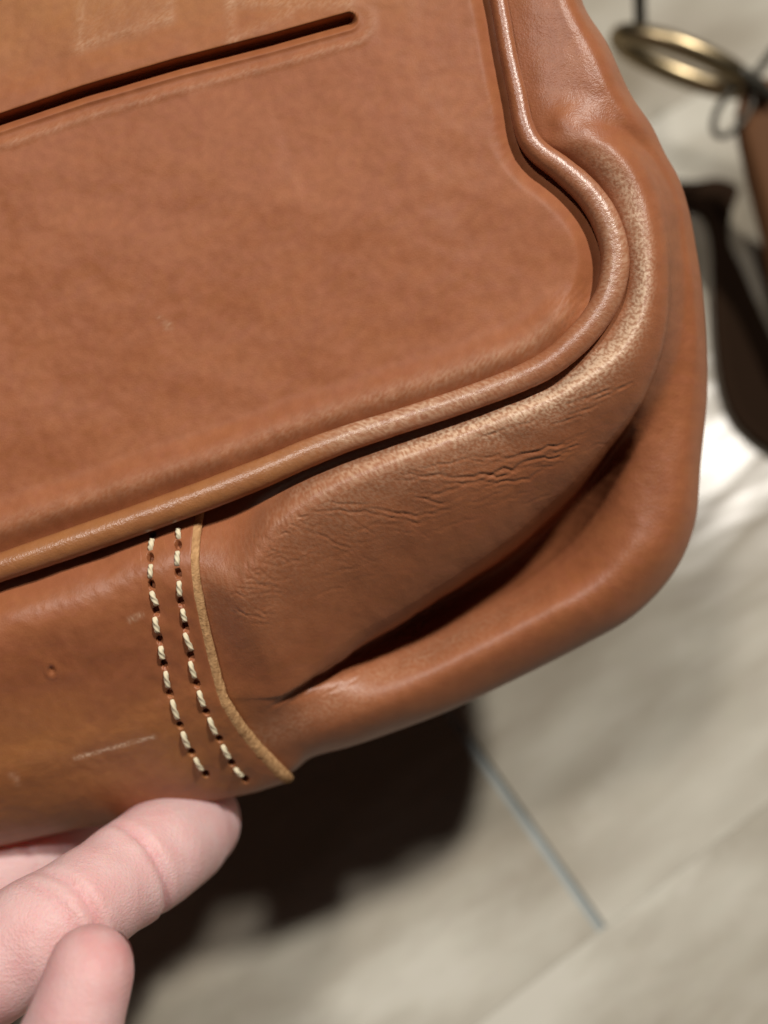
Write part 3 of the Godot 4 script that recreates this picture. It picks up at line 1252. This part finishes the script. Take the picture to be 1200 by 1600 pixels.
func strap() -> void:
	var centre := Vector3(1150, 160, -1100)
	var s := thing("shoulder_strap", "brown leather strap end with a brass ring at the right edge", "strap", world_of(centre))
	var off := -loc(centre)
	var hide := StandardMaterial3D.new()
	hide.albedo_color = Color(0.105, 0.047, 0.021).linear_to_srgb()
	hide.roughness = 0.6
	hide.metallic_specular = 0.2
	hide.heightmap_enabled = true
	hide.heightmap_texture = leather_mat.heightmap_texture
	hide.heightmap_scale = 0.006
	hide.uv1_triplanar = true
	hide.uv1_scale = Vector3(20, 20, 20)
	var brass := StandardMaterial3D.new()
	brass.albedo_color = Color(0.30, 0.235, 0.14).linear_to_srgb()
	brass.metallic = 1.0
	brass.roughness = 0.33
	var dark := linmat(Color(0.05, 0.045, 0.035), 0.4)
	dark.metallic = 0.6
	var flap := [Vector2(1172, 128), Vector2(1152, 165), Vector2(1150, 205), Vector2(1161, 262), Vector2(1176, 325), Vector2(1196, 405), Vector2(1216, 500), Vector2(1240, 590), Vector2(1300, 640), Vector2(1380, 600), Vector2(1400, 480), Vector2(1360, 330), Vector2(1290, 215), Vector2(1235, 145), Vector2(1212, 124)]
	var zs := func(p: Vector2) -> float:
		return -1180.0 - 60.0 * sstep(150.0, 450.0, p.y) + 10.0 * sin((p.x - p.y * 0.28) * 0.12)
	part("leather_end", slab(flap, 44.0, 14.0, zs), hide, s, off)
	# added near-black slab on the floor stands in for the leather end's cast shadow
	var shadow_outline := [Vector2(1040, 284), Vector2(1085, 283), Vector2(1125, 279), Vector2(1154, 294), Vector2(1144, 330), Vector2(1140, 375), Vector2(1160, 420), Vector2(1186, 480), Vector2(1222, 560), Vector2(1262, 660), Vector2(1235, 712), Vector2(1190, 694), Vector2(1148, 655), Vector2(1126, 600), Vector2(1115, 520), Vector2(1112, 440), Vector2(1109, 380), Vector2(1092, 332), Vector2(1040, 322)]
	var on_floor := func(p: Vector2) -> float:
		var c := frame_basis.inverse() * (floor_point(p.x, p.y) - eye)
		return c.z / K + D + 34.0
	var shadow_mat: StandardMaterial3D = hide.duplicate()
	shadow_mat.albedo_color = Color(0.018, 0.010, 0.006).linear_to_srgb()
	shadow_mat.roughness = 0.9
	shadow_mat.metallic_specular = 0.1
	part("shadow_slab", slab(shadow_outline, 30.0, 8.0, on_floor), shadow_mat, s, off)
	# brass ring, seen almost edge on
	var ring := []
	var rr := []
	for k in 64:
		var a := TAU * k / 64.0
		var u := Vector2(0.93, 0.36)
		var v := Vector2(-0.36, 0.93)
		var c := Vector2(1067, 96) + u * cos(a) * 106.0 + v * sin(a) * 22.0
		ring.append(loc(Vector3(c.x, c.y, -1200.0 - sin(a) * 80.0)))
		rr.append(27.0 * K)
	part("ring", tube(ring, rr, 20, 1.0, Vector3(0, 0.25, 1).normalized(), true, false), brass, s, off)
	var post := []
	var pr := []
	for k in 9:
		post.append(loc(Vector3(1001 - k * 0.5, 52 - k * 18.0, -1150.0 + k * 10.0)))
		pr.append(16.0 * K)
	part("link", tube(post, pr, 12), dark, s, off)
	var loop := []
	var lr := []
	for k in 40:
		var a := TAU * k / 40.0
		var u := Vector2(0.55, -0.84)
		var v := Vector2(0.84, 0.55)
		var c := Vector2(1146, 172) + u * cos(a) * 46.0 + v * sin(a) * 22.0
		loop.append(loc(Vector3(c.x, c.y, -1170.0)))
		lr.append(9.0 * K)
	part("wire_loop", tube(loop, lr, 10, 1.0, Vector3(0, 0, 1), true, false), dark, s, off)
	var gate := []
	var gr := []
	for k in 8:
		gate.append(loc(Vector3(1172 + k * 9.0, 128 - k * 12.0, -1150.0)))
		gr.append(11.0 * K)
	var block := []
	var br := []
	for k in 7:
		block.append(loc(Vector3(1160 + k * 7.0, 112 + k * 6.0, -1135.0 - k * 4.0)))
		br.append((15.0 + 5.0 * sin(PI * k / 6.0)) * K)
	part("clasp", tube(block, br, 14, 0.8), dark, s, off)
	part("hook", tube(gate, gr, 12), dark, s, off)
